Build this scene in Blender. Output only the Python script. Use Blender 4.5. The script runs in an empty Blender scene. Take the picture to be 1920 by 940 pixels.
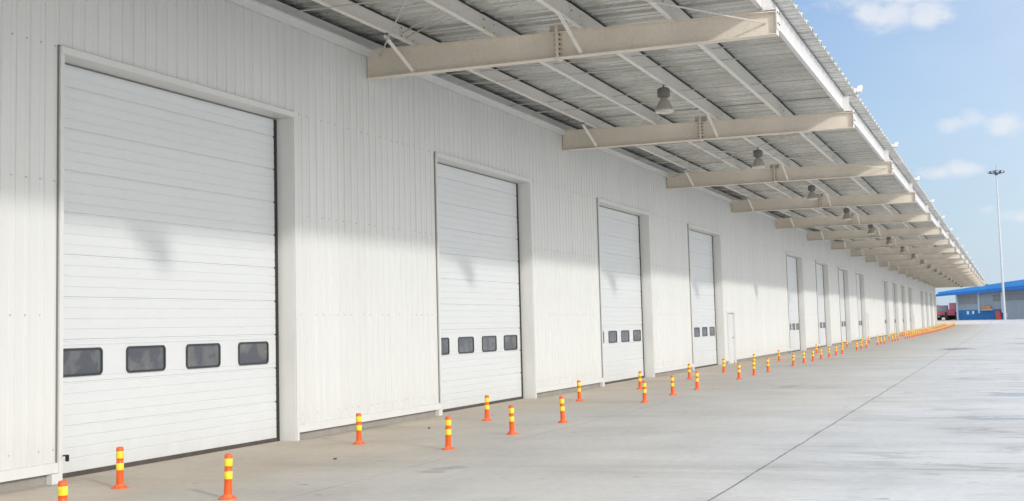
import bpy, bmesh, math, random
from mathutils import Vector, Matrix
R = math.radians
rnd = random.Random(7)
sc = bpy.context.scene
col = sc.collection

# ------------------------------------------------------------------ materials
def mat(name, base, rough=.5, metal=0, spec=.5):
    m = bpy.data.materials.new(name); m.use_nodes = True
    b = m.node_tree.nodes['Principled BSDF']
    b.inputs['Base Color'].default_value = (*base, 1)
    b.inputs['Roughness'].default_value = rough
    b.inputs['Metallic'].default_value = metal
    b.inputs['Specular IOR Level'].default_value = spec
    return m
def N(m, t, **kw):
    n = m.node_tree.nodes.new(t)
    for k, v in kw.items(): setattr(n, k, v)
    return n
def Lk(m, a, b): m.node_tree.links.new(a, b)
def noise(m, scale, detail=4, stretch=(1, 1, 1), rough=.55, dist=0):
    tc = N(m, 'ShaderNodeTexCoord'); mp = N(m, 'ShaderNodeMapping')
    mp.inputs['Scale'].default_value = stretch
    n = N(m, 'ShaderNodeTexNoise'); n.inputs['Scale'].default_value = scale
    n.inputs['Detail'].default_value = detail; n.inputs['Roughness'].default_value = rough
    n.inputs['Distortion'].default_value = dist
    Lk(m, tc.outputs['Object'], mp.inputs['Vector']); Lk(m, mp.outputs[0], n.inputs['Vector'])
    return n.outputs['Fac']
def ramp(m, fac, stops):
    r = N(m, 'ShaderNodeValToRGB'); cr = r.color_ramp
    while len(cr.elements) < len(stops): cr.elements.new(.5)
    for e, (p, c) in zip(cr.elements, stops):
        e.position = p; e.color = (*c, 1) if len(c) == 3 else c
    Lk(m, fac, r.inputs[0]); return r.outputs[0]
def g3(v): return (v, v, v)
def mixc(m, fac, a, b, mode='MIX'):
    x = N(m, 'ShaderNodeMix', data_type='RGBA', blend_type=mode)
    for s, v in ((x.inputs[0], fac), (x.inputs[6], a), (x.inputs[7], b)):
        if hasattr(v, 'is_linked') or isinstance(v, bpy.types.NodeSocket): Lk(m, v, s)
        else: s.default_value = v if isinstance(v, (int, float)) else (*v, 1)
    return x.outputs[2]
def math_(m, op, a, b=None, c=None, clamp=False):
    x = N(m, 'ShaderNodeMath', operation=op, use_clamp=clamp)
    for i, v in enumerate((a, b, c)):
        if v is None: continue
        if isinstance(v, bpy.types.NodeSocket): Lk(m, v, x.inputs[i])
        else: x.inputs[i].default_value = v
    return x.outputs[0]
def bsdf(m): return m.node_tree.nodes['Principled BSDF']
def bump(m, h, strength=.2, dist=.01):
    b = N(m, 'ShaderNodeBump'); b.inputs['Strength'].default_value = strength
    b.inputs['Distance'].default_value = dist
    Lk(m, h, b.inputs['Height']); Lk(m, b.outputs[0], bsdf(m).inputs['Normal'])
def weather(m, base, amt=.08, scale=.6, stretch=(1, 1, .25), tint=(.92, .9, .86), rough=None):
    f = noise(m, scale, 6, stretch); f2 = noise(m, scale * 14, 4, stretch)
    d = ramp(m, f, [(.35, tuple(1 - amt * (1 - t + .6) for t in tint)), (.7, (1, 1, 1))])
    d2 = ramp(m, f2, [(.3, g3(1 - amt * .5)), (.6, g3(1))])
    c = mixc(m, 1.0, mixc(m, 1.0, base, d, 'MULTIPLY'), d2, 'MULTIPLY')
    Lk(m, c, bsdf(m).inputs['Base Color'])
    if rough:
        r = ramp(m, f2, [(.3, g3(rough[0])), (.7, g3(rough[1]))])
        Lk(m, r, bsdf(m).inputs['Roughness'])
def wmat(name, base, rough=.5, metal=0, amt=.08, scale=.6, stretch=(1, 1, .25), rr=None, spec=.5):
    m = mat(name, base, rough, metal, spec); weather(m, base, amt, scale, stretch, rough=rr); return m

M = {}
M['cladding'] = wmat('white_cladding', (.725, .735, .725), .45, amt=.05, scale=.5, stretch=(1.5, 1, .2), rr=(.36, .5))
def grime(m, h=.9, amt=.16):
    b = bsdf(m); src = b.inputs['Base Color'].links[0].from_socket
    tc_ = N(m, 'ShaderNodeTexCoord'); sz = N(m, 'ShaderNodeSeparateXYZ'); Lk(m, tc_.outputs['Object'], sz.inputs[0])
    band = math_(m, 'MULTIPLY_ADD', sz.outputs[2], -1/h, 1.0, clamp=True)
    n_ = noise(m, 2.4, 7, (1, 1, .35), .7)
    k = math_(m, 'MULTIPLY', math_(m, 'MULTIPLY', band, band), math_(m, 'MULTIPLY_ADD', n_, 2.6, -.7, clamp=True))
    st_ = math_(m, 'MULTIPLY_ADD', noise(m, 6, 5, (1, 1, .03), .6), 5, -2.9, clamp=True)     # rain streaks
    k = math_(m, 'MAXIMUM', math_(m, 'MULTIPLY', k, amt*2.2), math_(m, 'MULTIPLY', st_, amt*.22))
    Lk(m, mixc(m, k, src, (.42, .38, .32)), b.inputs['Base Color'])
def sheets(m):       # slightly different tone from one cladding sheet to the next
    b = bsdf(m); src = b.inputs['Base Color'].links[0].from_socket
    tc_ = N(m, 'ShaderNodeTexCoord'); sx_ = N(m, 'ShaderNodeSeparateXYZ'); Lk(m, tc_.outputs['Object'], sx_.inputs[0])
    w_ = N(m, 'ShaderNodeTexWhiteNoise', noise_dimensions='1D'); Lk(m, math_(m, 'FLOOR', math_(m, 'DIVIDE', sx_.outputs[0], .9)), w_.inputs['W'])
    Lk(m, mixc(m, 1.0, src, ramp(m, w_.outputs['Value'], [(0, (.97, .97, .965)), (1, (1, 1, 1))]), 'MULTIPLY'), b.inputs['Base Color'])
    bump(m, noise(m, 1.1, 3, (1, 1, .5)), .2, .015)
sheets(M['cladding'])
grime(M['cladding'])
M['trim'] = wmat('white_flashing', (.72, .725, .71), .4, amt=.06, scale=1.2)
M['door'] = wmat('white_door_panel', (.70, .725, .74), .42, amt=.05, scale=.8, stretch=(.3, 1, 1.2), rr=(.33, .48))
grime(M['door'], .7, .14)
M['beam'] = wmat('beige_steel_paint', (.83, .755, .655), .5, amt=.16, scale=1.3, stretch=(1, 1, 1))
M['purlin'] = wmat('pale_steel_paint', (.82, .79, .73), .48, amt=.1, scale=1.1, stretch=(.5, 1, 1))
M['edge'] = wmat('white_galvanised', (.78, .76, .76), .38, amt=.18, scale=2.2, stretch=(1, 1, 1))
M['bolt'] = mat('dark_bolt', (.12, .11, .1), .5, .6)
M['screw'] = mat('grey_screw', (.5, .5, .5), .5)
M['rod'] = wmat('rod_steel', (.58, .55, .5), .45, amt=.1)
M['seal_shade'] = mat('dark_seal_and_shade_line', (.22, .215, .205), .8)
M['black'] = mat('black_rubber', (.018, .017, .018), .6)
M['gap'] = mat('dark_guide_and_shade_line', (.03, .028, .026), .7)
M['plinth'] = wmat('plinth_concrete', (.36, .34, .31), .85, amt=.25, scale=2)
M['frame'] = mat('window_black_frame', (.028, .03, .034), .4)
M['seal'] = wmat('brown_bottom_seal', (.10, .085, .075), .7, amt=.4, scale=3)
M['rust'] = wmat('rust_tinted_steel', (.60, .52, .44), .7, amt=.2)
# sheet: galvanised, slightly glossy
m = mat('galvanised_sheet', (.42, .43, .41), .3, .45); M['sheet'] = m
f = noise(m, .35, 3, (2.2, .25, 1)); f2 = noise(m, 5, 5, (1, .2, 1))
c = ramp(m, f, [(.35, (.47, .48, .455)), (.65, (.68, .69, .66))])
Lk(m, mixc(m, .18, c, ramp(m, f2, [(.3, g3(.46)), (.7, g3(.62))])), bsdf(m).inputs['Base Color'])
Lk(m, ramp(m, f2, [(.3, g3(.2)), (.7, g3(.38))]), bsdf(m).inputs['Roughness'])
m = mat('sheet_end', (.66, .65, .6), .5); M['sheet_end'] = m
# window glass with dusty film
m = mat('dusty_glass', (.06, .065, .075), .12, 0, .7); M['glass'] = m
f = noise(m, 1.5, 4, (1.6, 1, 1.9), .5, .3)
Lk(m, ramp(m, f, [(.44, (.065, .07, .088)), (.48, (.10, .108, .115)), (.7, (.15, .15, .15))]), bsdf(m).inputs['Base Color'])
Lk(m, ramp(m, f, [(.4, g3(.07)), (.65, g3(.3))]), bsdf(m).inputs['Roughness'])
# bollards
def plast(name, base, rough=.38):
    m = mat(name, base, rough); f = noise(m, 18, 6, (1, 1, .4), .7)
    Lk(m, mixc(m, 1.0, base, ramp(m, f, [(.34, (.62, .66, .7)), (.46, g3(.94)), (.6, g3(1))]), 'MULTIPLY'), bsdf(m).inputs['Base Color'])
    return m
M['orange'] = plast('orange_plastic', (.93, .125, .012))
M['orange_base'] = plast('dusty_orange_plastic', (.88, .19, .07), .6)
M['yellow'] = plast('yellow_reflective_band', (.95, .80, .05), .3)
M['orange_top'] = plast('faded_orange_cap', (.90, .15, .05), .5)
M['lampgrey'] = wmat('lamp_ballast_grey', (.17, .17, .16), .55, amt=.2)
M['shade'] = wmat('lamp_shade', (.46, .42, .37), .4, .1, amt=.2, scale=5)
M['lens'] = mat('lamp_lens', (.62, .60, .55), .2)
M['mast'] = wmat('galvanised_mast', (.50, .53, .58), .4, .3, amt=.12, stretch=(1, 1, .1))
M['flood'] = mat('floodlight_body', (.10, .13, .2), .5, .2)
M['blue'] = wmat('blue_roof_sheet', (.01, .15, .53), .45, amt=.15, scale=.5)
M['blue2'] = wmat('light_blue_roof_sheet', (.04, .27, .70), .45, amt=.15, scale=.5)
M['dado'] = wmat('blue_wall_paint', (.01, .14, .40), .6, amt=.25, scale=.6)
M['bluewall'] = wmat('grey_blue_wall', (.25, .31, .38), .7, amt=.2, scale=.4)
M['bluewin'] = wmat('far_window_glass', (.19, .225, .26), .25, amt=.3, scale=.5)
M['bdoor'] = wmat('far_shutter', (.24, .30, .37), .6, amt=.15, scale=.4)
M['ltblue'] = mat('post_pale_blue', (.35, .47, .58), .6)
M['red'] = wmat('red_cabinet', (.42, .07, .05), .5, amt=.2)
M['maroon'] = wmat('maroon_truck_paint', (.40, .08, .15), .45, amt=.25, scale=1.5)
M['pink'] = wmat('faded_red_paint', (.70, .27, .33), .5, amt=.25, scale=2)
M['darkcab'] = mat('dark_cab', (.05, .055, .08), .5)
M['tyre'] = mat('tyre', (.03, .03, .035), .8)
M['truckglass'] = mat('windscreen', (.35, .42, .5), .15)
M['cratewood'] = wmat('orange_board', (.55, .24, .12), .7, amt=.2)
M['notice'] = mat('notice_board', (.5, .6, .72), .6)
M['stone'] = mat('dark_stone', (.09, .085, .08), .9)

# ------------------------------------------------------------------ mesh helpers
class MB:
    def __init__(s): s.v = []; s.f = []; s.mi = []
    def quad(s, a, b, c, d, mi=0):
        n = len(s.v); s.v += [a, b, c, d]; s.f.append((n, n+1, n+2, n+3)); s.mi.append(mi)
    def box(s, x0, x1, y0, y1, z0, z1, mi=0):
        n = len(s.v)
        s.v += [(x, y, z) for z in (z0, z1) for y in (y0, y1) for x in (x0, x1)]
        for q in ((0, 2, 3, 1), (4, 5, 7, 6), (0, 1, 5, 4), (2, 6, 7, 3), (0, 4, 6, 2), (1, 3, 7, 5)):
            s.f.append(tuple(n+i for i in q)); s.mi.append(mi)
    def obox(s, p, q, w, h, up=(0, 0, 1), mi=0):
        """bar from p to q with width w and height h"""
        p, q = Vector(p), Vector(q); d = (q-p).normalized(); sd = d.cross(Vector(up))
        if sd.length < 1e-4: sd = d.cross(Vector((1, 0, 0)))
        sd.normalize(); u = sd.cross(d); n = len(s.v)
        for e in (p, q):
            for a, b in ((-1, -1), (1, -1), (1, 1), (-1, 1)): s.v.append(tuple(e + sd*a*w/2 + u*b*h/2))
        for t in ((3, 2, 1, 0), (4, 5, 6, 7), (0, 1, 5, 4), (1, 2, 6, 5), (2, 3, 7, 6), (3, 0, 4, 7)):
            s.f.append(tuple(n+i for i in t)); s.mi.append(mi)
    def tube(s, p, q, r0, r1=None, seg=10, mi=0, cap=True):
        r1 = r0 if r1 is None else r1
        p, q = Vector(p), Vector(q); d = (q-p).normalized()
        a = d.cross(Vector((0, 0, 1)));
        if a.length < 1e-3: a = Vector((1, 0, 0))
        a.normalize(); b = d.cross(a); n = len(s.v)
        for e, r in ((p, r0), (q, r1)):
            for i in range(seg):
                t = 2*math.pi*i/seg; s.v.append(tuple(e + (a*math.cos(t)+b*math.sin(t))*r))
        for i in range(seg):
            j = (i+1) % seg; s.f.append((n+i, n+j, n+seg+j, n+seg+i)); s.mi.append(mi)
        if cap:
            s.f.append(tuple(n+i for i in reversed(range(seg)))); s.mi.append(mi)
            s.f.append(tuple(n+seg+i for i in range(seg))); s.mi.append(mi)
    def lathe(s, prof, seg=20, c=(0, 0, 0), mi=0, mis=None):
        n = len(s.v)
        for r, z in prof:
            for i in range(seg):
                t = 2*math.pi*i/seg; s.v.append((c[0]+r*math.cos(t), c[1]+r*math.sin(t), c[2]+z))
        for k in range(len(prof)-1):
            for i in range(seg):
                j = (i+1) % seg
                s.f.append((n+k*seg+i, n+k*seg+j, n+(k+1)*seg+j, n+(k+1)*seg+i)); s.mi.append(mis[k] if mis else mi)
    def prism(s, pts, axis, a, b, mi=0):
        """closed 2D outline pts extruded along axis from a to b. pts are the other two coords in xyz order"""
        n = len(s.v); k = len(pts)
        for t in (a, b):
            for u, w in pts:
                s.v.append({'x': (t, u, w), 'y': (u, t, w), 'z': (u, w, t)}[axis])
        for i in range(k):
            j = (i+1) % k; s.f.append((n+i, n+j, n+k+j, n+k+i)); s.mi.append(mi)
        s.f.append(tuple(n+i for i in range(k))); s.mi.append(mi)
        s.f.append(tuple(n+k+i for i in reversed(range(k)))); s.mi.append(mi)
    def build(s, name, mats, parent=None, smooth=False, loc=None, rec=True):
        me = bpy.data.meshes.new(name); me.from_pydata(s.v, [], s.f); me.update()
        for m in (mats if isinstance(mats, (list, tuple)) else [mats]): me.materials.append(m)
        me.polygons.foreach_set('material_index', s.mi)
        if rec:
            bm = bmesh.new(); bm.from_mesh(me)
            if smooth: bmesh.ops.remove_doubles(bm, verts=bm.verts, dist=1e-5)
            bmesh.ops.recalc_face_normals(bm, faces=bm.faces); bm.to_mesh(me); bm.free()
        if smooth:
            for p in me.polygons: p.use_smooth = True
            me.set_sharp_from_angle(angle=R(38))
        o = bpy.data.objects.new(name, me); col.objects.link(o)
        if parent: o.parent = parent
        if loc: o.location = loc
        return o
def empty(name, loc=(0, 0, 0), rz=0):
    o = bpy.data.objects.new(name, None); col.objects.link(o)
    o.location = loc; o.rotation_euler = (0, 0, rz); o.empty_display_size = .2; return o
def tag(o, label=None, cat=None, group=None, kind=None):
    if label: o['label'] = label
    if cat: o['category'] = cat
    if group: o['group'] = group
    if kind: o['kind'] = kind
    return o
def kids(o): return [c for c in bpy.data.objects if c.parent == o]
def copy_tree(tree, parent=None):
    o, ch = tree; c = o.copy(); col.objects.link(c)
    if parent: c.parent = parent
    for t in ch: copy_tree(t, c)
    return c
def tree_of(o):
    return (o, [tree_of(c) for c in kids(o)])

# ------------------------------------------------------------------ layout numbers (metres; x along the wall, wall face y=0, yard at y<0)
def gz(x):
    if x < 130: return 0.
    if x < 240: return .3*((x-130)/72)**2
    return min(.7+.01273*(x-240), 1.34)
P = 10.309                       # bay length
X0 = 11.54                       # first door opening
DW, DH, REC = 5.06, 4.94, .27    # opening width, height, recess of the door
XB = 19.195                      # first visible beam
X_START, X_END = -24.0, 202.5
WT = 6.46                        # top of the outer wall
DOORS = [0, 1, 2, 3, 5, 6, 7, 8, 10, 11, 12, 13, 15, 16, 17, 18]
SMALL = [48.35, 48.35+5*P, 48.35+10*P]
SW, SH = 1.25, 1.97
ORD = ['first', 'second', 'third', 'fourth', 'fifth', 'sixth', 'seventh', 'eighth', 'ninth', 'tenth', 'eleventh', 'twelfth', 'thirteenth', 'fourteenth', 'fifteenth', 'sixteenth', 'seventeenth', 'eighteenth']

# ------------------------------------------------------------------ ground
mb = MB()
xs = [-400, -100, -20, 0, 40, 80, 110, 130] + [130+i*5 for i in range(1, 23)] + [250, 260, 270, 280, 290.3, 310, 500, 1500, 4000]
ys = [-3000, -300, -60, -20, -8, 0, 8, 60, 400, 3000]
nx = len(xs)
for y in ys:
    for x in xs: mb.v.append((x, y, gz(x)))
for j in range(len(ys)-1):
    for i in range(nx-1):
        a = j*nx+i; mb.f.append((a, a+1, a+nx+1, a+nx)); mb.mi.append(0)
m = mat('concrete_yard', (.4, .4, .4), .8); M['ground'] = m
tc = N(m, 'ShaderNodeTexCoord'); sx = N(m, 'ShaderNodeSeparateXYZ'); Lk(m, tc.outputs['Object'], sx.inputs[0])
X, Yc = sx.outputs[0], sx.outputs[1]
big = noise(m, .11, 5, (1, .6, 1)); mid = noise(m, .7, 6, (.8, 1, 1), .62); fine = noise(m, 9, 6, (1, 1, 1), .7)
streak = noise(m, .55, 6, (1, .16, 1), .6, .4)
streak2 = noise(m, 1.1, 6, (1, .4, 1), .7, .5)
warm = (.60, .53, .44); neut = (.575, .565, .54); cool = (.545, .57, .60)
wy = math_(m, 'ADD', Yc, math_(m, 'MULTIPLY', math_(m, 'SUBTRACT', big, .5), 5.0))
f1 = math_(m, 'MULTIPLY_ADD', wy, -1/2.6, -.25, clamp=True)     # 0 at wall, 1 by y~-4
f2 = math_(m, 'MULTIPLY_ADD', wy, -1/4.0, -1.1, clamp=True)
c = mixc(m, f2, mixc(m, f1, warm, neut), cool)
c = mixc(m, 1.0, c, ramp(m, mid, [(.30, g3(.86)), (.5, g3(.97)), (.72, g3(1.05))]), 'MULTIPLY')
c = mixc(m, 1.0, c, ramp(m, fine, [(.25, g3(.88)), (.6, g3(1.03))]), 'MULTIPLY')
c = mixc(m, 1.0, c, ramp(m, streak, [(.28, g3(.78)), (.45, g3(.97)), (.75, g3(1.06))]), 'MULTIPLY')
# dark damp patches, mostly on the open yard
patch = noise(m, .33, 7, (1, .22, 1), .66, .8)
pm = math_(m, 'MULTIPLY', math_(m, 'MULTIPLY_ADD', patch, 9, -4.85, clamp=True), math_(m, 'MULTIPLY_ADD', Yc, -.25, -1.85, clamp=True))
c = mixc(m, math_(m, 'MULTIPLY', pm, .45), c, (.27, .28, .29))
fs = noise(m, 2.2, 7, (1, .12, 1), .7, .6)
fsm = math_(m, 'MULTIPLY', math_(m, 'MULTIPLY_ADD', fs, 14, -8.3, clamp=True), math_(m, 'MULTIPLY_ADD', Yc, -.18, -1.0, clamp=True))
c = mixc(m, math_(m, 'MULTIPLY', fsm, .5), c, (.24, .24, .24))
blot = noise(m, 1.5, 8, (.9, .33, 1), .72, 1.0)
bm_ = math_(m, 'MULTIPLY', math_(m, 'MULTIPLY_ADD', blot, 11, -5.85, clamp=True), math_(m, 'MULTIPLY_ADD', Yc, -.3, -1.9, clamp=True))
c = mixc(m, math_(m, 'MULTIPLY', bm_, .7), c, (.27, .275, .28))
pale = math_(m, 'MULTIPLY_ADD', noise(m, .5, 6, (1, .4, 1), .65, .5), 6, -3.3, clamp=True)
c = mixc(m, math_(m, 'MULTIPLY', pale, .35), c, (.66, .67, .68))
tyre = noise(m, 1.3, 5, (.10, 1.6, 1), .6, .2)       # faint wheel tracks along the yard
c = mixc(m, math_(m, 'MULTIPLY', math_(m, 'MULTIPLY_ADD', tyre, 6, -3.5, clamp=True), .16), c, (.25, .245, .24))
# small spots
sp = noise(m, 3.1, 3, (1, .7, 1), .5)
spm = math_(m, 'MULTIPLY_ADD', sp, 22, -15.4, clamp=True)
c = mixc(m, math_(m, 'MULTIPLY', spm, .65), c, (.16, .15, .14))
# explicit puddles / stains
def ell(cx, cy, rx, ry):
    dx = math_(m, 'DIVIDE', math_(m, 'SUBTRACT', X, cx), rx); dy = math_(m, 'DIVIDE', math_(m, 'SUBTRACT', Yc, cy), ry)
    r = math_(m, 'ADD', math_(m, 'MULTIPLY', dx, dx), math_(m, 'MULTIPLY', dy, dy))
    r = math_(m, 'ADD', r, math_(m, 'MULTIPLY', math_(m, 'SUBTRACT', streak2, .5), 9.0))
    return math_(m, 'MULTIPLY_ADD', r, -1.3, 1.3, clamp=True)
pud = None
for cx, cy, rx, ry in ((66, -7.7, 2.2, 1.0), (75, -10.9, 2.2, .9), (35.0, -9.6, .5, 1.3), (21.2, -9.9, .28, .5), (27.5, -10.4, .7, .7), (90, -11.3, 2.5, 1.2)):
    e = ell(cx, cy, rx, ry); pud = e if pud is None else math_(m, 'MAXIMUM', pud, e)
c = mixc(m, math_(m, 'MULTIPLY', pud, .55), c, (.19, .205, .235))
st = None
for cx, cy, rx, ry in ((21.5, -.55, .35, .25), (13.4, -3.9, .5, .22), (31, -5.0, .8, .25)):
    e = ell(cx, cy, rx, ry); st = e if st is None else math_(m, 'MAXIMUM', st, e)
c = mixc(m, math_(m, 'MULTIPLY', st, .45), c, (.2, .19, .18))
# joints
wob = math_(m, 'MULTIPLY', math_(m, 'SUBTRACT', mid, .5), .07)
def jline(coord, at, w):
    d = math_(m, 'ABSOLUTE', math_(m, 'ADD', math_(m, 'SUBTRACT', coord, at), wob))
    return math_(m, 'MULTIPLY_ADD', d, -1/w, 1.0, clamp=True)
def jrep(coord, step, off, w):
    t = math_(m, 'ADD', math_(m, 'ADD', coord, off), wob)
    md = math_(m, 'PINGPONG', t, step/2)
    return math_(m, 'MULTIPLY_ADD', md, -1/w, 1.0, clamp=True)
j1 = math_(m, 'MULTIPLY', jline(Yc, -7.5, .02), ramp(m, noise(m, 1.6, 3), [(.3, g3(.45)), (.55, g3(1))]))
c = mixc(m, j1, c, (.06, .055, .05))
gate = math_(m, 'MULTIPLY_ADD', Yc, -8, -60, clamp=True)
j2 = math_(m, 'MULTIPLY', jrep(X, 3.8, 1.0, .05), math_(m, 'MULTIPLY', gate, ramp(m, noise(m, .8, 3), [(.42, g3(.05)), (.62, g3(.6))])))
j3 = math_(m, 'MULTIPLY', jline(Yc, -3.42, .03), ramp(m, noise(m, .5, 3), [(.42, g3(0)), (.6, g3(.35))]))
j4 = math_(m, 'MULTIPLY', jrep(X, 5.2, 1.0, .025), math_(m, 'MULTIPLY', ramp(m, noise(m, .3, 2), [(.45, g3(0)), (.6, g3(.35))]), math_(m, 'SUBTRACT', 1.0, gate)))
j5 = math_(m, 'MULTIPLY', jline(Yc, -12.7, .03), .6)
jj = math_(m, 'MAXIMUM', math_(m, 'MAXIMUM', j2, j3), math_(m, 'MAXIMUM', j4, j5))
c = mixc(m, jj, c, (.13, .125, .12))
Lk(m, c, bsdf(m).inputs['Base Color'])
rg = math_(m, 'SUBTRACT', math_(m, 'MULTIPLY_ADD', mid, .25, .62), math_(m, 'MULTIPLY', math_(m, 'ADD', math_(m, 'MULTIPLY', pud, .5), math_(m, 'MULTIPLY', pm, .22)), 1.0), clamp=True)
Lk(m, rg, bsdf(m).inputs['Roughness'])
bump(m, fine, .25, .004)
tag(mb.build('ground', M['ground'], rec=False), kind='structure')

# ------------------------------------------------------------------ warehouse
W = tag(empty('warehouse', (90, 0, 0)), 'long white metal-clad warehouse with recessed roller doors and beige steel canopy', 'warehouse')
def wp(mb, name, mats, parent=W, **kw):      # coordinates given in world metres
    o = mb.build(name, mats, None, **kw)
    px = Vector((0, 0, 0)); q = parent
    while q: px += q.location; q = q.parent
    o.parent = parent; o.location = -px
    return o

opens = sorted([(X0+P*k, X0+P*k+DW, DH) for k in DOORS] + [(s, s+SW, SH) for s in SMALL])
def top_of_open(x):
    for a, b, h in opens:
        if a <= x <= b: return h
    return None
# cladding profile: trapezoid ribs every 0.225 m, a shallow stiffener between
mb = MB()
pts = []; x = X_START; pitch = .225; D = .012
while x < X_END:
    pts += [(x, 0), (x+.150, 0), (x+.156, -D), (x+.180, -D), (x+.186, 0)] if int(round(x/pitch)) % 4 else [(x, 0), (x+.135, 0), (x+.145, -D*1.5), (x+.185, -D*1.5), (x+.195, 0)]
    if x < 70: pts.insert(-4, (x+.074, 0)); pts.insert(-4, (x+.078, -.004)); pts.insert(-4, (x+.084, 0))
    x += pitch
pts = [p for p in pts if p[0] < X_END] + [(X_END, 0)]
cuts = sorted({a for o in opens for a in (o[0], o[1])})
full = []
for i, p in enumerate(pts):
    full.append(p)
    if i+1 < len(pts):
        for cx in cuts:
            if p[0] < cx < pts[i+1][0]:
                t = (cx-p[0])/(pts[i+1][0]-p[0]); full.append((cx, p[1]+t*(pts[i+1][1]-p[1])))
for (xa, ya), (xb, yb) in zip(full, full[1:]):
    h = top_of_open((xa+xb)/2); z0 = .12 if h is None else h
    mb.quad((xa, ya, z0), (xb, yb, z0), (xb, yb, WT), (xa, ya, WT))
for row in (.38, 1.90, 3.44, 5.02):      # fixing screws
    x = 9.0+.118
    while x < 75:
        xx = x + .045
        if top_of_open(xx) is None or row > DH+.02:
            if rnd.random() > .18: mb.box(xx-.009, xx+.009, -.012, 0, row-.009+rnd.uniform(-.006, .006), row+.009, 1)
        x += pitch
wall = wp(mb, 'wall', [M['cladding'], M['screw']], rec=False)
# wall behind (thickness), end wall, upper wall, rear
mb = MB(); mb.box(X_END, X_END+.12, .0, 40, -.5, 7.3); mb.box(X_START-.12, X_START, 0, 40, -.5, 7.3); mb.box(X_START-.12, X_END+.12, 40, 40.2, -.5, 7.3)
wp(mb, 'end_wall', M['cladding'])
mb = MB(); mb.box(X_START, X_END, .10, .16, WT-.02, 6.745)
wp(mb, 'upper_wall', M['cladding'])
mb = MB(); mb.prism([(.17, 6.84), (20, 8.3), (40.3, 6.84), (40.3, 6.95), (20, 8.42), (.17, 6.95)], 'x', X_START-.2, X_END+.2)
wp(mb, 'roof', M['sheet'])
# plinth and base trim between openings
prev = X_START
for a, b, h in opens+[(X_END, X_END, 0)]:
    if a-prev < .01: continue
    mb = MB(); mt = MB(); mb.box(prev+.0, a, .035, .25, -.5, .118)
    a2, p2 = (a-.07 if h else a), (prev+.07 if prev > X_START else prev)
    mt.prism([(.0-.004, .235), (-.032, .228), (-.036, .118), (-.004, .112)], 'x', p2, a2)
    prev = b
    wp(mb, 'plinth', M['plinth']); wp(mt, 'base_trim', M['trim'])
# eave trim: angled strip with an upper lip
mb = MB(); mb.prism([(-.022, 6.37), (-.06, 6.372), (-.075, 6.47), (-.12, 6.475), (-.12, 6.50), (.06, 6.50), (.06, 6.46), (-.022, 6.455)], 'x', X_START, X_END)
wp(mb, 'eave_trim', M['trim'])

# doors
def door_profile():
    pr = [(.0, .055)]
    for k in range(0, 10):
        zj = .086+.507*k
        if k > 0: pr += [(0, zj-.014), (.017, zj-.006), (.017, zj+.006), (0, zj+.014)]
        if k == 2: nl = [.07, .44]        # window section is plain between two lines
        else: nl = [.125, .25, .378]
        for q in nl:
            z = zj+q
            if z < DH-.03 and z > .07: pr += [(0, z-.009), (.0055, z-.002), (.0055, z+.002), (0, z+.012)]
    pr.append((0, DH+.02)); return pr
DPR = door_profile()
def rrect(cx, cz, w, h, r, seg=5):
    out = []
    for qx, qz, a0 in ((1, 1, 0), (-1, 1, 90), (-1, -1, 180), (1, -1, 270)):
        for i in range(seg+1):
            a = R(a0+90*i/seg); out.append((cx+qx*(w/2-r)+r*math.cos(a), cz+qz*(h/2-r)+r*math.sin(a)))
    return out
def make_door():
    d = MB()
    for (ya, za), (yb, zb) in zip(DPR, DPR[1:]):
        d.quad((.0, REC+ya, za), (DW-.085, REC+ya, za), (DW-.085, REC+yb, zb), (.0, REC+yb, zb))
    o = d.build('roller_door', M['door'], None, rec=False)
    s = MB(); s.box(.0, DW-.085, REC-.012, REC+.03, .0, .056)
    s.build('bottom_seal', M['seal'], o)
    g = MB(); g.box(DW-.0845, DW-.0125, REC-.010, REC+.05, 0, DH-.023)
    g.build('guide_gap', M['gap'], o)
    t = MB()       # reveal: jambs, soffit, and the flashing round the opening
    t.box(-.012, 0, -.02, REC+.1, -.3, DH); t.box(DW-.012, DW, -.02, REC+.1, -.3, DH)
    t.box(-.012, DW, -.02, REC+.1, DH, DH+.012)
    t.box(-.07, -.0125, -.045, .0, -.3, DH-.001); t.box(DW+.0005, DW+.06, -.045, .0, -.3, DH-.001)
    t.box(-.07, DW+.06, -.052, .0, DH+.013, DH+.088); t.box(-.07, DW+.06, -.052, -.021, DH-.0, DH+.0125)
    t.box(-.082, -.0705, -.020, .0, -.1, DH+.10, 1); t.box(-.0705, DW+.06, -.024, .0, DH+.0885, DH+.10, 1)      # shadow line round the flashing, put in as dark strips
    t.box(.001, DW-.0865, REC-.006, REC+.02, DH-.022, DH-.001, 1)
    t.build('door_trim', [M['trim'], M['seal_shade']], o)
    for i in range(4):
        cx = .60+1.2425*i+.035; cz = 1.343
        w = MB()
        out = rrect(cx, cz, .79, .335, .06); inn = rrect(cx, cz, .735, .28, .035)
        n = len(out)
        for k in range(n):
            j = (k+1) % n
            a, b = out[k], out[j]; c_, d_ = inn[j], inn[k]
            y0, y1, y2 = REC, REC-.016, REC-.004
            w.quad((a[0], y0, a[1]), (b[0], y0, b[1]), (b[0], y1, b[1]), (a[0], y1, a[1]))
            w.quad((a[0], y1, a[1]), (b[0], y1, b[1]), (c_[0], y1, c_[1]), (d_[0], y1, d_[1]))
            w.quad((d_[0], y1, d_[1]), (c_[0], y1, c_[1]), (c_[0], y2, c_[1]), (d_[0], y2, d_[1]))
        nn = len(w.v)
        for p in inn: w.v.append((p[0], REC-.004, p[1]))
        w.f.append(tuple(range(nn, nn+n))); w.mi.append(1)
        w.build('window', [M['frame'], M['glass']], o, rec=False)
    return o
d0 = make_door(); d0.parent = W; d0.location = (X0-90, 0, 0)
T = tree_of(d0)
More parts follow.
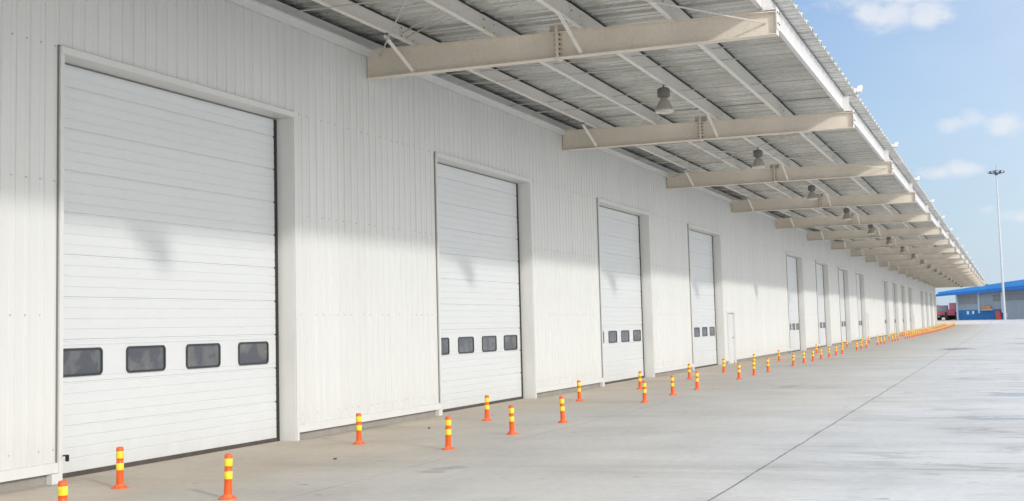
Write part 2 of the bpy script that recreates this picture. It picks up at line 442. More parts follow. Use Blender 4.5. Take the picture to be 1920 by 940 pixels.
for k in DOORS[1:]:
    c = copy_tree(T, W); c.location = (X0+P*k-90, 0, 0)
    for q in kids(c):
        if q.name.startswith('window'): q.location.z = -.055
# small black hook and foot block by the first door
mb = MB(); mb.box(X0-.02, X0+.035, -.09, -.05, .295, .31); mb.box(X0+.012, X0+.036, -.095, -.06, .235, .31)
wp(mb, 'door_stop', M['black'])
for k in DOORS:
    mb = MB(); mb.box(X0+P*k-.19, X0+P*k-.071, -.05, .03, -.3, .112); wp(mb, 'jamb_foot', M['trim']) if k < 4 else None
for s in SMALL:
    d = MB(); d.box(.0, SW, .05, .09, -.3, SH)
    o = d.build('service_door', M['door'], W); o.location = (s-90, 0, 0)
    t = MB(); t.box(-.06, .0, -.045, .09, -.3, SH+.06); t.box(SW, SW+.06, -.045, .09, -.3, SH+.06); t.box(0, SW, -.045, .09, SH, SH+.06)
    t.build('door_trim', M['trim'], o)
    h = MB(); h.tube((SW-.12, .045, 1.0), (SW-.12, -.01, 1.0), .012); h.obox((SW-.12, -.01, 1.0), (SW-.25, -.01, 1.0), .02, .02)
    h.build('handle', M['black'], o)

# ---- canopy
ZB = 6.0
def beam_top(y): return 6.50 - .14*(-y)/7.06       # y negative outwards
beam_x = [XB+P*k for k in range(-4, 18)]+[X_END-.25]
BEAM_END = -7.06
def make_beam():
    b = MB(); w = .1
    # web
    b.prism([(-.03, ZB+.012), (BEAM_END, ZB+.012), (BEAM_END, beam_top(BEAM_END)-.012), (-.03, beam_top(0)-.012)], 'x', -.006, .006)
    b.prism([(-.03, ZB), (BEAM_END, ZB), (BEAM_END, ZB+.012), (-.03, ZB+.012)], 'x', -w, w)
    b.prism([(-.03, beam_top(0)-.012), (BEAM_END, beam_top(BEAM_END)-.012), (BEAM_END, beam_top(BEAM_END)), (-.03, beam_top(0))], 'x', -w, w)
    b.box(-.11, .11, -.03, -.019, ZB-.02, 6.368)          # wall end plate
    b.box(-.09, .09, BEAM_END-.012, BEAM_END, ZB-.004, beam_top(BEAM_END)+.01)
    o = b.build('canopy_beam', M['beam'], None)
    s = MB()
    s.box(-.105, .105, -3.50, -3.478, ZB-.025, 6.56); s.box(-.105, .105, -3.524, -3.502, ZB-.025, 6.56)
    s.box(-.06, .06, -3.64, -3.525, 6.44, 6.55, 2); s.box(-.06, .06, -3.477, -3.37, 6.44, 6.55, 2)
    for z in (6.07, 6.15, 6.23, 6.31, 6.39):
        for yy in (-3.56, -3.44): s.tube((-.02, yy, z), (.02, yy, z), .013, seg=6, mi=2)
        for sx_ in (-.05, .05):
            s.tube((sx_, -3.478, z), (sx_, -3.458, z), .014, seg=6, mi=1); s.tube((sx_, -3.524, z), (sx_, -3.544, z), .014, seg=6, mi=1)
    s.build('splice_plate', [M['beam'], M['bolt'], M['rust']], o)
    for y in (-.87, -3.9):
        t = MB(); t.obox((-1.12, y, 6.44), (-.09, y, ZB+.04), .055, .012, up=(0, 1, 0)); t.obox((-1.12, y-.02, 6.44), (-.09, y-.02, ZB+.04), .012, .05, up=(0, 1, 0))
        t.tube((-1.09, y-.05, 6.475), (-1.09, y+.03, 6.475), .012, seg=6, mi=1)
        t.build('flange_brace', [M['purlin'], M['bolt']], o)
    c = MB()   # edge cleat holding the edge purlin
    c.box(-.10, .10, -7.087, -7.073, 6.08, 6.42); c.box(-.10, .10, -7.072, -6.87, 6.382, 6.395)
    c.box(-.10, -.088, -7.0, -6.87, 6.40, 6.74)
    for z in (6.17, 6.34):
        for sx_ in (-.06, .06): c.tube((sx_, -7.10, z), (sx_, -7.08, z), .016, seg=6, mi=1)
    c.build('edge_cleat', [M['edge'], M['bolt']], o)
    return o
b0 = make_beam(); b0.parent = W; b0.location = (beam_x[0]-90, 0, 0)
T = tree_of(b0)
for bx in beam_x[1:]:
    c = copy_tree(T, W); c.location = (bx-90, 0, 0)

PUR = [-.87, -2.38, -3.90, -5.40]
def purlin(xa, xb, y, flip, name='purlin', m_='purlin', ztop=6.80):
    z0 = beam_top(y)+.003+(.008 if flip else 0); ztop -= (.008 if flip else 0); s = 1 if flip else -1; t = .006; o = MB(); yy = y+(.008 if flip else 0)
    o.box(xa, xb, yy-t/2, yy+t/2, z0, ztop-.004)
    o.box(xa, xb, yy-.075, yy-t/2, z0, z0+.006)        # bottom flange towards the yard
    o.box(xa, xb, yy-.075, yy-.069, z0+.006, z0+.026)  # its lip
    o.box(xa, xb, yy+t/2, yy+.07, ztop-.010, ztop-.004)
    o.box(xa, xb, yy-t/2-.012, yy-t/2-.001, ztop-.034, ztop-.004, 2)  # shade line against the roof sheet, made as a dark strip
    for e in (xa+.05, xb-.05):
        for z in (z0+.08, z0+.22): o.tube((e, yy-t/2-.012, z), (e, yy+t/2+.012, z), .014, seg=6, mi=1)
    return wp(o, name, [M[m_], M['bolt'], M['gap']])  # 'gap' here colours the shade-line strips under the roof sheet
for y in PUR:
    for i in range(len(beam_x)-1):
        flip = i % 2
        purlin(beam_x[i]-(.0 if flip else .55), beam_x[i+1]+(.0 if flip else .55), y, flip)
for i in range(len(beam_x)-1):         # edge purlin: white channel
    xa, xb = beam_x[i]+.002, beam_x[i+1]-.002
    o = MB(); z0, z1 = 6.425, 6.775; y = -6.86
    o.box(xa, xb, y-.004, y+.004, z0, z1)
    o.box(xa, xb, y+.004, y+.07, z0, z0+.007); o.box(xa, xb, y+.004, y+.07, z1-.007, z1)
    wp(o, 'edge_purlin', M['edge'])
# purlin-top shadow lines are the dark strips built into the purlins
mb = MB()
prof = []; x = X_START-.1; pt = .58; dh = .075
while x < X_END+.1:
    prof += [(x, 6.802), (x+.15, 6.802), (x+.165, 6.822), (x+.20, 6.822), (x+.215, 6.802), (x+.36, 6.802), (x+.41, 6.802+dh), (x+.53, 6.802+dh)]; x += pt
Y0, Y1 = .80, -7.13
for (xa, za), (xb, zb) in zip(prof, prof[1:]):
    mb.quad((xa, Y1, za), (xb, Y1, zb), (xb, Y0, zb), (xa, Y0, za))
    mb.quad((xa, Y1, za+.004), (xb, Y1, zb+.004), (xb, Y0, zb+.004), (xa, Y0, za+.004))
    mb.quad((xa, Y1, za-.006), (xb, Y1, zb-.006), (xb, Y1, zb+.012), (xa, Y1, za+.012), 1)
sheet = wp(mb, 'canopy_sheet', [M['sheet'], M['sheet_end']], rec=False)
# rods: anti-sag rods tying the purlins
def rod(a, b, r=.011, name='tie_rod'):
    o = MB(); o.tube(a, b, r, seg=6); return wp(o, name, M['rod'])
for i in range(3, 11):
    for fr in (.285, .345, .655, .715):
        x = beam_x[i]+fr*P; z = 6.60 if fr in (.285, .655) else 6.50
        rod((x, .05, z), (x, -6.85, z-.06))
for i in (3, 5, 9, 13):
    a, b = beam_x[i], beam_x[i+1]
    rod((b-.02, -.22, 6.39), (a+.02, -6.9, 6.30), .014); rod((b-.02, -6.9, 6.20), (a+.02, -.22, 6.36), .014)
i = 3; b = beam_x[4]
rod((b-.45, -.87, 6.62), (b-1.9, -2.38, 6.60), .010); rod((b-.30, -.87, 6.58), (b-1.6, -2.38, 6.56), .010)
# spouts on the outer roof edge
for i in range(3, len(beam_x)-1):
    x = beam_x[i]+.35
    o = MB(); o.prism([(-7.0, 6.87), (-7.19, 6.87), (-7.22, 6.94), (-7.0, 6.97)], 'x', x-.12, x+.12)
    o.prism([(-7.16, 6.86), (-7.23, 6.88), (-7.27, 7.02), (-7.17, 7.0)], 'x', x-.13, x+.13)
    wp(o, 'roof_spout', M['edge'])

# ------------------------------------------------------------------ bell lamps
def make_lamp():
    root = empty('bell_lamp')
    h = MB(); h.tube((-.04, 0, .0), (-.012, 0, -.07), .007, seg=6); h.tube((.04, 0, .0), (.012, 0, -.07), .007, seg=6); h.tube((-.04, 0, -.002), (.04, 0, -.002), .008, seg=6)
    h.build('hanger', M['lampgrey'], root)
    b = MB(); b.lathe([(0, -.05), (.075, -.055), (.118, -.075), (.128, -.10), (.128, -.225), (.115, -.25), (.06, -.262), (0, -.262)], 18)
    b.build('ballast_box', M['lampgrey'], root, smooth=True)
    s = MB(); s.lathe([(.058, -.255), (.075, -.29), (.105, -.335), (.135, -.385), (.158, -.44), (.180, -.505), (.186, -.52), (.180, -.52), (.15, -.44), (.1, -.34), (.05, -.28)], 28)
    s.build('shade', M['shade'], root, smooth=True)
    l = MB(); l.lathe([(.186, -.515), (.19, -.525), (.186, -.56), (.15, -.575), (0, -.585)], 28)
    l.build('lens', M['lens'], root, smooth=True)
    return root
l0 = make_lamp(); TL = tree_of(l0)
for k in range(0, 18):
    c = l0 if k == 0 else copy_tree(TL)
    x = 24.45+P*k
    c.location = (x, -3.90, beam_top(-3.9)+.006)
    if k < 8: lab = f'grey bell-shaped lamp under the canopy, {ORD[k]} from the front in the row'
    else: lab = 'tiny bell-shaped lamp at the far end of the row under the canopy'
    tag(c, lab, 'lamp', 'bell lamps hanging under the canopy')

# ------------------------------------------------------------------ bollards
def make_bollard(full=True):
    root = empty('bollard')
    if full:
        b = MB(); b.lathe([(.090, 0), (.090, .008), (.084, .014), (.060, .020), (.050, .034), (.043, .05), (0, .05)], 24)
        for i in range(4):
            a = R(45+90*i); b.tube((.072*math.cos(a), .072*math.sin(a), .012), (.072*math.cos(a), .072*math.sin(a), .024), .009, seg=6)
            a = R(90*i); b.obox((.03*math.cos(a), .03*math.sin(a), .03), (.075*math.cos(a), .075*math.sin(a), .012), .012, .03)
        b.build('base', M['orange_base'], root, smooth=True)
        p = MB(); p.lathe([(.0425, .03), (.041, .06), (.0385, .14), (.0385, .19), (.040, .196), (.040, .276), (.0375, .280), (.0375, .318), (.040, .322), (.040, .40), (.039, .405)], 24)
        p.build('post', M['orange'], root, smooth=True)
        for z in (.197, .323):
            r_ = MB(); r_.lathe([(.0402, 0), (.0412, .002), (.0412, .072), (.0402, .075)], 24, (0, 0, z)); r_.build('reflective_band', M['yellow'], root, smooth=True)
        c = MB(); c.lathe([(.039, .403), (.0395, .425), (.036, .436), (.026, .443), (0, .446)], 24)
        c.build('cap', M['orange_top'], root, smooth=True)
        return root
def simple_bollard():
    p = MB(); p.lathe([(.085, 0), (.085, .014), (.044, .022), (.042, .19), (.0425, .195), (.0425, .275), (.040, .28), (.040, .32), (.0425, .322), (.0425, .40), (.0395, .405), (.038, .43), (.0, .445)], 10,
                      mis=[0, 0, 0, 0, 1, 0, 0, 0, 1, 0, 0, 0])
    return p.build('bollard', [M['orange'], M['yellow']], None, smooth=True)
B0 = make_bollard(); TB = tree_of(B0); used = [False]
S0 = simple_bollard(); sused = [False]
def bollard(x, y, label, full=True, group='orange bollards with yellow bands along the warehouse'):
    if full:
        if not used[0]: c = B0; used[0] = True
        else: c = copy_tree(TB)
    else:
        if not sused[0]: c = S0; sused[0] = True
        else: c = S0.copy(); col.objects.link(c)
    c.location = (x, y, gz(x)); c.rotation_euler = (R(rnd.gauss(0, 1.0)), R(rnd.gauss(0, 1.0)), rnd.uniform(0, 6.28))
    return tag(c, label, 'bollard', group)
near = [
 (8.50, -2.70, 'orange bollard cut off by the bottom left corner, only its top showing'),
 (11.21, -1.10, 'orange bollard close to the left half of the first roller door'),
 (10.69, -2.83, 'nearest whole orange bollard, standing before the middle of the first roller door'),
 (16.22, -1.30, 'orange bollard in front of the ribbed wall between first and second roller doors'),
 (15.64, -2.98, 'orange bollard out in the yard before the left edge of the second door'),
 (20.55, -1.49, 'orange bollard close to the middle of the second roller door bottom edge'),
 (17.92, -3.01, 'orange bollard out in the yard before the right edge of the second door'),
 (20.15, -3.05, 'bollard before the wall between second and third doors, outer row'),
 (26.00, -1.39, 'orange bollard by the skirting between second and third doors, inner row'),
 (30.60, -1.45, 'farther bollard of the overlapping two at the right edge of the third door'),
 (25.41, -3.01, 'nearer bollard of the overlapping two at the right edge of the third door'),
 (28.01, -2.95, 'orange bollard alone before the wall between third and fourth doors, outer row'),
 (35.93, -1.43, 'orange bollard near the wall at the left edge of the fourth roller door, inner row'),
 (30.19, -3.00, 'orange bollard in front of the left edge of the fourth roller door, outer row'),
 (40.23, -1.53, 'orange bollard in front of the narrow service door, inner row'),
 (35.48, -2.97, 'orange bollard at the right side of the narrow service door, outer row'),
 (38.00, -2.92, 'nearer bollard of the lined up two just right of the service door'),
 (45.6, -1.50, 'bollard hidden behind another, only its top showing, right of the service door'),
 (40.26, -2.94, 'orange bollard before the blank wall, last before a wide gap in the row'),
 (45.29, -2.94, 'orange bollard in front of the fifth roller door, leftmost after the wide gap'),
 (48.10, -2.90, 'orange bollard at the right edge of the fifth roller door, second after the wide gap'),
 (50.23, -2.93, 'orange bollard overlapping a farther one between fifth and sixth roller doors'),
 (52.57, -2.93, 'orange bollard at the left edge of the sixth roller door, outer row'),
 (55.20, -2.91, 'orange bollard at the right edge of the sixth roller door, outer row'),
 (57.8, -2.88, 'orange bollard left of an overlapping pair before the seventh roller door'),
 (60.3, -2.85, 'orange bollard right of the overlapping group before the seventh roller door'),
 (50.9, -1.50, 'bollard against the wall, its top above a nearer one between fifth and sixth doors'),
 (61.5, -1.50, 'orange bollard against the wall behind the pair before the seventh roller door'),
]
for x, y, lab in near: bollard(x, y, lab)
far = [(66.3, -2.85), (68.6, -2.83), (70.0+1.2, -2.83), (71.5, -1.50), (73.8, -1.5), (77.8, -2.8), (80.1, -2.8), (82.3, -2.8), (81.8, -1.5), (86, -1.5), (88.3, -2.8), (90.6, -2.8), (92.9, -2.8), (92, -1.5), (96.5, -1.5)]
for x in range(0, 40): far.append((99+x*2.45, -2.85))
for x in range(0, 38): far.append((101+x*2.6, -1.5))
for x, y in far:
    if x < 76: lab = 'small orange bollard in the cluster before the eighth roller door'
    elif x < 98: lab = 'small distant orange bollard in the loose clusters past the second service door'
    else: lab = 'tiny orange bollard in the dense far line that runs on past the warehouse end'
    bollard(x, y, lab, full=False, group='distant bollards, %s' % ('by the eighth door' if x < 76 else 'in loose clusters' if x < 98 else 'in the dense far line'))

# ------------------------------------------------------------------ small stones on the ground
def stone(x, y, s, lab):
    bm = bmesh.new(); bmesh.ops.create_icosphere(bm, subdivisions=2, radius=s)
    for v in bm.verts: v.co = Vector((v.co.x*1.3, v.co.y, v.co.z*.6))*(1+rnd.uniform(-.18, .18))
    me = bpy.data.meshes.new('stone'); bm.to_mesh(me); bm.free(); me.materials.append(M['stone'])
    o = bpy.data.objects.new('stone', me); col.objects.link(o); o.location = (x, y, s*.4); tag(o, lab, 'stone', 'small stones on the concrete')
stone(14.25, -2.02, .022, 'small dark stone on the concrete left of the second door bollard')
stone(18.9, -1.15, .022, 'small dark stone near the skirting left of the second roller door')

# ------------------------------------------------------------------ high mast
mx, my = 240.0, -9.6; mz = gz(mx)
root = tag(empty('high_mast_light', (mx, my, mz)), 'tall grey floodlight mast rising in front of the blue building', 'light mast')
o = MB(); o.tube((0, 0, .05), (0, 0, 26.6), .26, .11, 16); o.build('mast', M['mast'], root, smooth=True)
o = MB(); o.tube((0, 0, -.1), (0, 0, .06), .5, seg=16); o.box(-.12, .12, -.40, -.3, .5, 1.2); o.build('mast_base', M['mast'], root)
o = MB()
for i in range(20):
    a, b = R(18*i), R(18*(i+1)); o.tube((1.0*math.cos(a), 1.0*math.sin(a), 26.3), (1.0*math.cos(b), 1.0*math.sin(b), 26.3), .05, seg=6)
for i in range(4):
    a = R(90*i+20); o.tube((.1*math.cos(a), .1*math.sin(a), 26.0), (1.0*math.cos(a), 1.0*math.sin(a), 26.3), .04, seg=6)
o.tube((0, 0, 25.9), (0, 0, 26.8), .26, seg=12); o.tube((0, 0, 26.6), (0, 0, 27.9), .03, seg=6)
o.build('lamp_ring', M['flood'], root)
for i in range(10):
    a = R(36*i+8); f_ = MB(); dx, dy = math.cos(a), math.sin(a)
    f_.obox((1.0*dx, 1.0*dy, 26.55), (1.42*dx, 1.42*dy, 26.40), .42, .30); f_.obox((1.42*dx, 1.42*dy, 26.40), (1.46*dx, 1.46*dy, 26.385), .36, .24, mi=1)
    f_.build('floodlight', [M['flood'], M['lens']], root)

# ------------------------------------------------------------------ blue building
bx0, by0 = 250.5, -1.3
ang = math.atan2(7.0, -11.0)   # reserved
dirv = Vector((-6.5, -11.4, 0)).normalized()      # runs right and nearer
nrm = Vector((dirv.y, -dirv.x, 0))                # towards the camera
if nrm.x > 0: nrm = -nrm
root = tag(empty('blue_building', (bx0, by0, gz(bx0)-.02)), 'low building with blue sloping roof, grey wall and dark blue lower wall', 'building')
root.rotation_euler = (0, 0, math.atan2(dirv.y, dirv.x))
# local x runs along the front, local y: +y or -y towards camera
ly = -1 if (Matrix.Rotation(root.rotation_euler.z, 3, 'Z') @ Vector((0, -1, 0))).dot(nrm) > 0 else 1
def bb(x0, x1, y0, y1, z0, z1, name, m_, parent=root, extra=None):
    o = MB(); a, b = sorted((y0*ly, y1*ly)); o.box(x0, x1, a, b, z0, z1)
    if extra: extra(o)
    return o.build(name, M[m_], parent)
LEN = 60
o = MB(); a, b = sorted((0, -25*ly)); o.prism([(0, -.5), (LEN, -.5), (LEN, 10.5), (0, 5.3)], 'y', a, b); o.build('wall', M['bluewall'], root)
bb(.02, LEN, 0, .05, -.3, 1.85, 'lower_wall', 'dado')
bb(.5, 4.3, 0, .04, 2.95, 4.35, 'window', 'bluewin')
bb(7.4, 10.2, 0, .04, 3.3, 4.5, 'window', 'bluewin')
bb(9.6, 20.5, 0, .08, -.3, 3.3, 'shutter_door', 'bdoor')
bb(9.4, 22, 0, .06, 3.4, 4.6, 'window', 'bluewin')
for px_ in (-.02, 4.45, 9.1):
    bb(px_, px_+.32, .0, .28, -.3 if px_ < 1 else 1.2, 5.0, 'post', 'ltblue')
bb(2.0, 2.45, .05, .08, 1.05, 1.65, 'notice', 'notice'); bb(3.1, 3.5, .05, .08, 1.1, 1.65, 'notice', 'notice')
# roof: deep overhang, two-step fascia rising to the right
def tprism(x0, x1, zl0, zr0, h0, h1, ya, yb, name, m_):
    o = MB(); a, b = sorted((ya*ly, yb*ly)); o.prism([(x0, zl0), (x1, zr0), (x1, zr0+h1), (x0, zl0+h0)], 'y', a, b); return o.build(name, M[m_], root)
tprism(-4.0, LEN, 4.55, 7.2, .40, .75, 1.2, 1.35, 'fascia', 'blue')
tprism(-3.2, LEN, 4.96, 8.5, .45, 2.8, .9, 1.05, 'upper_fascia', 'blue2')
tprism(-4.0, LEN, 4.9, 8.0, .1, .1, -25, 1.2, 'roof', 'blue')
bb(6.4, 6.7, .2, .5, 5.3, 6.5, 'roof_vent', 'darkcab')
M1 = Matrix.Translation(root.location) @ Matrix.Rotation(root.rotation_euler.z, 4, 'Z')
def loc_w(x, y, z): return M1 @ Vector((x, y*ly, z))
# things in front of it
p = loc_w(8.55, .5, 0)
rc = tag(empty('cabinet', tuple(p)), 'small red cabinet standing against the blue lower wall left of the mast', 'cabinet'); rc.rotation_euler = root.rotation_euler
o = MB(); o.box(-.38, .38, -.25, .25, 0, 1.5); o.box(-.42, .42, -.29, .29, 1.5, 1.56); o.build('body', M['red'], rc)
o = MB(); o.box(-.3, .3, -.275*1, -.25, .2, 1.4); o.box(-.3, .3, .25, .275, .2, 1.4); o.build('door', M['red'], rc)
p = loc_w(6.3, .35, 1.85)
cb = tag(empty('crate', tuple(p)), 'orange brown crate resting on the ledge of the blue lower wall', 'crate'); cb.rotation_euler = root.rotation_euler
o = MB(); o.box(-.85, .85, -.2, .2, 0, .08)
for i in range(3): o.box(-.85, .85, -.2, -.17, .12+.16*i, .25+.16*i); o.box(-.85, .85, .17, .2, .12+.16*i, .25+.16*i)
for q in (-.82, -.3, .3, .82): o.box(q-.03, q+.03, -.19, .19, .0, .56)
o.build('slats', M['cratewood'], cb)
bb(5.2, 7.4, .05, .65, 1.70, 1.84, 'ledge', 'ltblue')

# ------------------------------------------------------------------ red vehicles
def truck(loc, rz, label, body, cabm, load):
    r_ = tag(empty('truck', loc, rz), label, 'truck')
    c = MB(); c.prism([(-1.0, .7), (1.0, .7), (1.02, 1.7), (.78, 2.75), (-.9, 2.8), (-1.05, 1.7)], 'x', -1.15, 1.15); c.build('cab', cabm, r_)
    g_ = MB(); g_.quad((-1.0, -1.072, 1.75), (1.0, -1.072, 1.75), (.9, -.955, 2.6), (-.9, -.955, 2.6)); g_.build('windscreen', M['truckglass'], r_, rec=False)
    b = MB(); b.box(-1.2, 1.2, -1.2, -1.06, .45, .95); b.build('bumper', M['darkcab'], r_)
    for s in (-1, 1):
        h = MB(); h.box(s*.85-.16, s*.85+.16, -1.225, -1.2, .62, .8); h.build('headlight', M['lens'], r_)
        q = MB(); q.obox((s*1.15, -.9, 2.2), (s*1.42, -1.0, 2.2), .05, .05); q.box(s*1.42-.06, s*1.42+.06, -1.05, -.98, 1.75, 2.3); q.build('mirror', M['darkcab'], r_)
        for y in (-.3, 3.4, 4.7):
            w_ = MB(); w_.tube((s*.85, y, .5), (s*1.17, y, .5), .5, seg=20); w_.tube((s*1.17, y, .5), (s*1.2, y, .5), .24, seg=14, mi=1); w_.build('wheel', [M['tyre'], body], r_, smooth=True)
    b = MB(); b.box(-1.2, 1.2, 1.25, 5.8, .95, 1.15); b.box(-1.2, -1.12, 1.25, 5.8, 1.15, 2.0); b.box(1.12, 1.2, 1.25, 5.8, 1.15, 2.0); b.box(-1.12, 1.12, 1.25, 1.33, 1.15, 2.4); b.build('bed', body, r_)
    if load:
        l = MB(); l.prism([(-1.0, 1.16), (1.0, 1.16), (.9, 2.3), (.2, 2.9), (-.7, 2.6)], 'y', 1.5, 5.6); l.build('load', M['darkcab'], r_)
    return r_
gx = 256
truck((gx, 1.9, gz(gx)), R(-68), 'red and pink truck half hidden behind the end of the warehouse', M['maroon'], M['pink'], True)
# wheel loader between truck and blue building
r_ = tag(empty('wheel_loader', (gx-2, -.45, gz(gx-2)), R(-100)), 'maroon wheel loader with big dark tyres parked left of the blue building', 'loader')
o = MB(); o.prism([(-1.8, .9), (1.4, .9), (1.6, 1.5), (.4, 1.9), (-1.9, 2.0)], 'x', -.7, .7); o.build('body', M['maroon'], r_)
o = MB(); o.prism([(-.6, 1.9), (.55, 1.85), (.4, 3.2), (-.5, 3.25)], 'x', -.6, .6); o.build('cab', M['pink'], r_)
o = MB(); o.box(-.5, .5, .42, .5, 2.1, 3.0); o.box(-.61, .61, -.3, .3, 2.2, 3.0); o.build('windows', M['darkcab'], r_)
for s in (-1, 1):
    for y in (-1.2, 1.1):
        w_ = MB(); w_.tube((s*.7, y, .75), (s*1.2, y, .75), .75, seg=24); w_.tube((s*1.2, y, .75), (s*1.23, y, .75), .33, seg=14, mi=1); w_.build('wheel', [M['tyre'], M['maroon']], r_, smooth=True)
o = MB(); o.obox((-.5, 1.2, 1.5), (-.5, 2.6, .6), .15, .25); o.obox((.5, 1.2, 1.5), (.5, 2.6, .6), .15, .25); o.build('lift_arms', M['maroon'], r_)
o = MB(); o.prism([(2.5, .15), (3.5, .1), (3.4, .25), (2.8, .4), (2.7, 1.2), (2.5, 1.2)], 'x', -1.3, 1.3); o.build('bucket', M['darkcab'], r_)

# ------------------------------------------------------------------ sky with clouds
SUN_EL, SHADOW_AZ = 21.6, 56.0
w = bpy.data.worlds.new('World'); sc.world = w; w.use_nodes = True
nt = w.node_tree; bg = nt.nodes['Background']
sky = nt.nodes.new('ShaderNodeTexSky'); sky.sky_type = 'NISHITA'; sky.sun_disc = False
sky.sun_elevation = R(SUN_EL); sky.sun_rotation = R(270-SHADOW_AZ)
sky.air_density = 1.15; sky.dust_density = .35; sky.ozone_density = 2.2; sky.altitude = 100
class WM:           # let the node helpers work on the world tree
    node_tree = nt
wm = WM()
tc = N(wm, 'ShaderNodeTexCoord'); sp_ = N(wm, 'ShaderNodeSeparateXYZ'); Lk(wm, tc.outputs['Generated'], sp_.inputs[0])
az = math_(wm, 'MULTIPLY', math_(wm, 'ARCTAN2', sp_.outputs[1], sp_.outputs[0]), 57.2958)
el = math_(wm, 'MULTIPLY', math_(wm, 'ARCSINE', sp_.outputs[2]), 57.2958)
def skynoise(scale, sy, detail, off, dist=0):
    cb_ = N(wm, 'ShaderNodeCombineXYZ'); Lk(wm, az, cb_.inputs[0]); Lk(wm, math_(wm, 'MULTIPLY', el, sy), cb_.inputs[1]); cb_.inputs[2].default_value = off
    n = N(wm, 'ShaderNodeTexNoise'); n.inputs['Scale'].default_value = scale; n.inputs['Detail'].default_value = detail; n.inputs['Roughness'].default_value = .58; n.inputs['Distortion'].default_value = dist
    Lk(wm, cb_.outputs[0], n.inputs['Vector']); return n.outputs['Fac']
n1 = skynoise(.9, 1.5, 8, 3.1, .2); n2 = skynoise(.25, 2.2, 6, 9.7)
CL = [(4.9, 13.4, .8, .55, 1.15), (4.0, 13.2, .9, .6, 1.2), (2.6, 13.1, .85, .55, 1.15), (1.9, 13.0, .35, .35, .8), (2.6, 13.9, 3.4, .42, 1.0), (-.5, 13.9, 1.2, .35, .7), (1.85, 8.25, .75, .28, .75), (.9, 8.45, .5, .4, .6), (-.35, 8.05, .75, .42, .9),
      (2.45, 6.2, .85, .28, .9), (1.55, 6.3, .7, .3, .95), (.6, 4.5, .3, .2, .6), (-.5, 4.15, .8, .25, .7), (6.9, 14.3, .25, .3, .5)]
den = None
for a_, e_, ra, re, s_ in CL:
    dx = math_(wm, 'DIVIDE', math_(wm, 'SUBTRACT', az, a_), ra); dy = math_(wm, 'DIVIDE', math_(wm, 'SUBTRACT', el, e_), re)
    r2 = math_(wm, 'ADD', math_(wm, 'MULTIPLY', dx, dx), math_(wm, 'MULTIPLY', dy, dy))
    gq = math_(wm, 'MULTIPLY', math_(wm, 'EXPONENT', math_(wm, 'MULTIPLY', r2, -.7)), s_)
    den = gq if den is None else math_(wm, 'MAXIMUM', den, gq)
gen = math_(wm, 'MULTIPLY', math_(wm, 'MULTIPLY_ADD', n2, 4.0, -2.2, clamp=True), math_(wm, 'MULTIPLY_ADD', math_(wm, 'ABSOLUTE', math_(wm, 'SUBTRACT', az, 4)), .08, -.7, clamp=True))   # clouds elsewhere in the sky
den = math_(wm, 'MAXIMUM', den, gen)
cl = math_(wm, 'ADD', den, math_(wm, 'MULTIPLY', math_(wm, 'SUBTRACT', n1, .5), 1.5))
cl = math_(wm, 'MULTIPLY', math_(wm, 'MULTIPLY_ADD', cl, 1.2, -.26, clamp=True), math_(wm, 'MULTIPLY_ADD', den, 5, -.4, clamp=True))
cl = math_(wm, 'SMOOTH_MIN', cl, .85, .3)
haze = math_(wm, 'MULTIPLY', math_(wm, 'POWER', math_(wm, 'MULTIPLY_ADD', math_(wm, 'ABSOLUTE', el), -1/22, 1.0, clamp=True), 1.3), .92)
c_sky = sky.outputs[0]
SK = .15
gain = mixc(wm, haze, mixc(wm, 1.0, c_sky, (.60, .735, .95), 'MULTIPLY'), (3.6, 4.4, 5.3))
cloudcol = mixc(wm, n1, (4.9, 5.25, 5.8), (5.7, 5.9, 6.2))
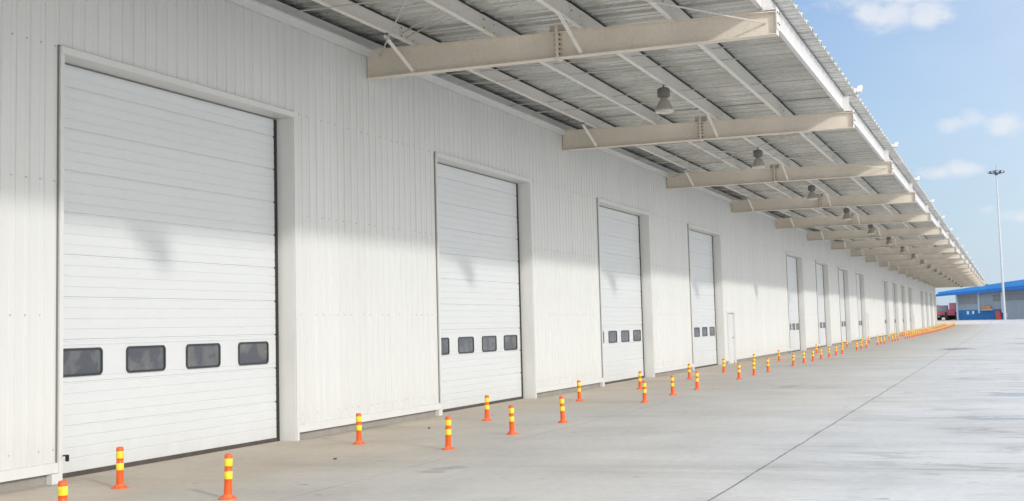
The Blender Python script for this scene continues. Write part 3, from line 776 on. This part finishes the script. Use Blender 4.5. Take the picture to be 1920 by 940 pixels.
# bright unseen cloud added on the sun's side to fill the shade
vn = N(wm, 'ShaderNodeVectorMath', operation='DOT_PRODUCT'); Lk(wm, tc.outputs['Generated'], vn.inputs[0])
vn.inputs[1].default_value = (-math.cos(R(SHADOW_AZ))*math.cos(R(SUN_EL)), -math.sin(R(SHADOW_AZ))*math.cos(R(SUN_EL)), math.sin(R(SUN_EL)))
fill_veil = math_(wm, 'MULTIPLY', math_(wm, 'MULTIPLY_ADD', vn.outputs['Value'], .9, .5, clamp=True), math_(wm, 'MULTIPLY_ADD', n2, .5, .6, clamp=True))
gain = mixc(wm, fill_veil, gain, (14.6, 14.3, 13.8))
Lk(wm, mixc(wm, cl, gain, cloudcol), bg.inputs[0]); bg.inputs[1].default_value = SK

sun = bpy.data.lights.new('sun', 'SUN'); so = bpy.data.objects.new('sun', sun); col.objects.link(so)
sun.energy = 1.6; sun.angle = R(2.1); sun.color = (1.0, .955, .89)
sd = Vector((math.cos(R(SHADOW_AZ))*math.cos(R(SUN_EL)), math.sin(R(SHADOW_AZ))*math.cos(R(SUN_EL)), -math.sin(R(SUN_EL))))
so.rotation_euler = sd.to_track_quat('-Z', 'Y').to_euler(); so.location = (0, -30, 40)

# ------------------------------------------------------------------ camera
f, yaw, pitch, roll, d = 2349.7, .3737, .0868, -.0261, 10.1243
cy, sy, cp, spp = math.cos(yaw), math.sin(yaw), math.cos(pitch), math.sin(pitch)
F = Vector((cy*cp, sy*cp, spp)); Rt = Vector((sy, -cy, 0)); U = Rt.cross(F)
cr, sr = math.cos(roll), math.sin(roll)
R2 = cr*Rt + sr*U; U2 = -sr*Rt + cr*U
cam = bpy.data.cameras.new('camera'); co = bpy.data.objects.new('camera', cam); col.objects.link(co); sc.camera = co
mw = Matrix((R2, U2, -F)).transposed().to_4x4(); mw.translation = Vector((0, -d, 1.62)); co.matrix_world = mw
cam.sensor_width = 36; cam.lens = 36*f/1920
cam.shift_y = -60/1920
cam.clip_start = .05; cam.clip_end = 6000

vs = sc.view_settings; vs.view_transform = 'Standard'; vs.look = 'None'; vs.exposure = .02; vs.gamma = 1
sc.render.engine = 'CYCLES'; sc.cycles.max_bounces = 8; sc.cycles.diffuse_bounces = 5
sc.cycles.use_denoising = True
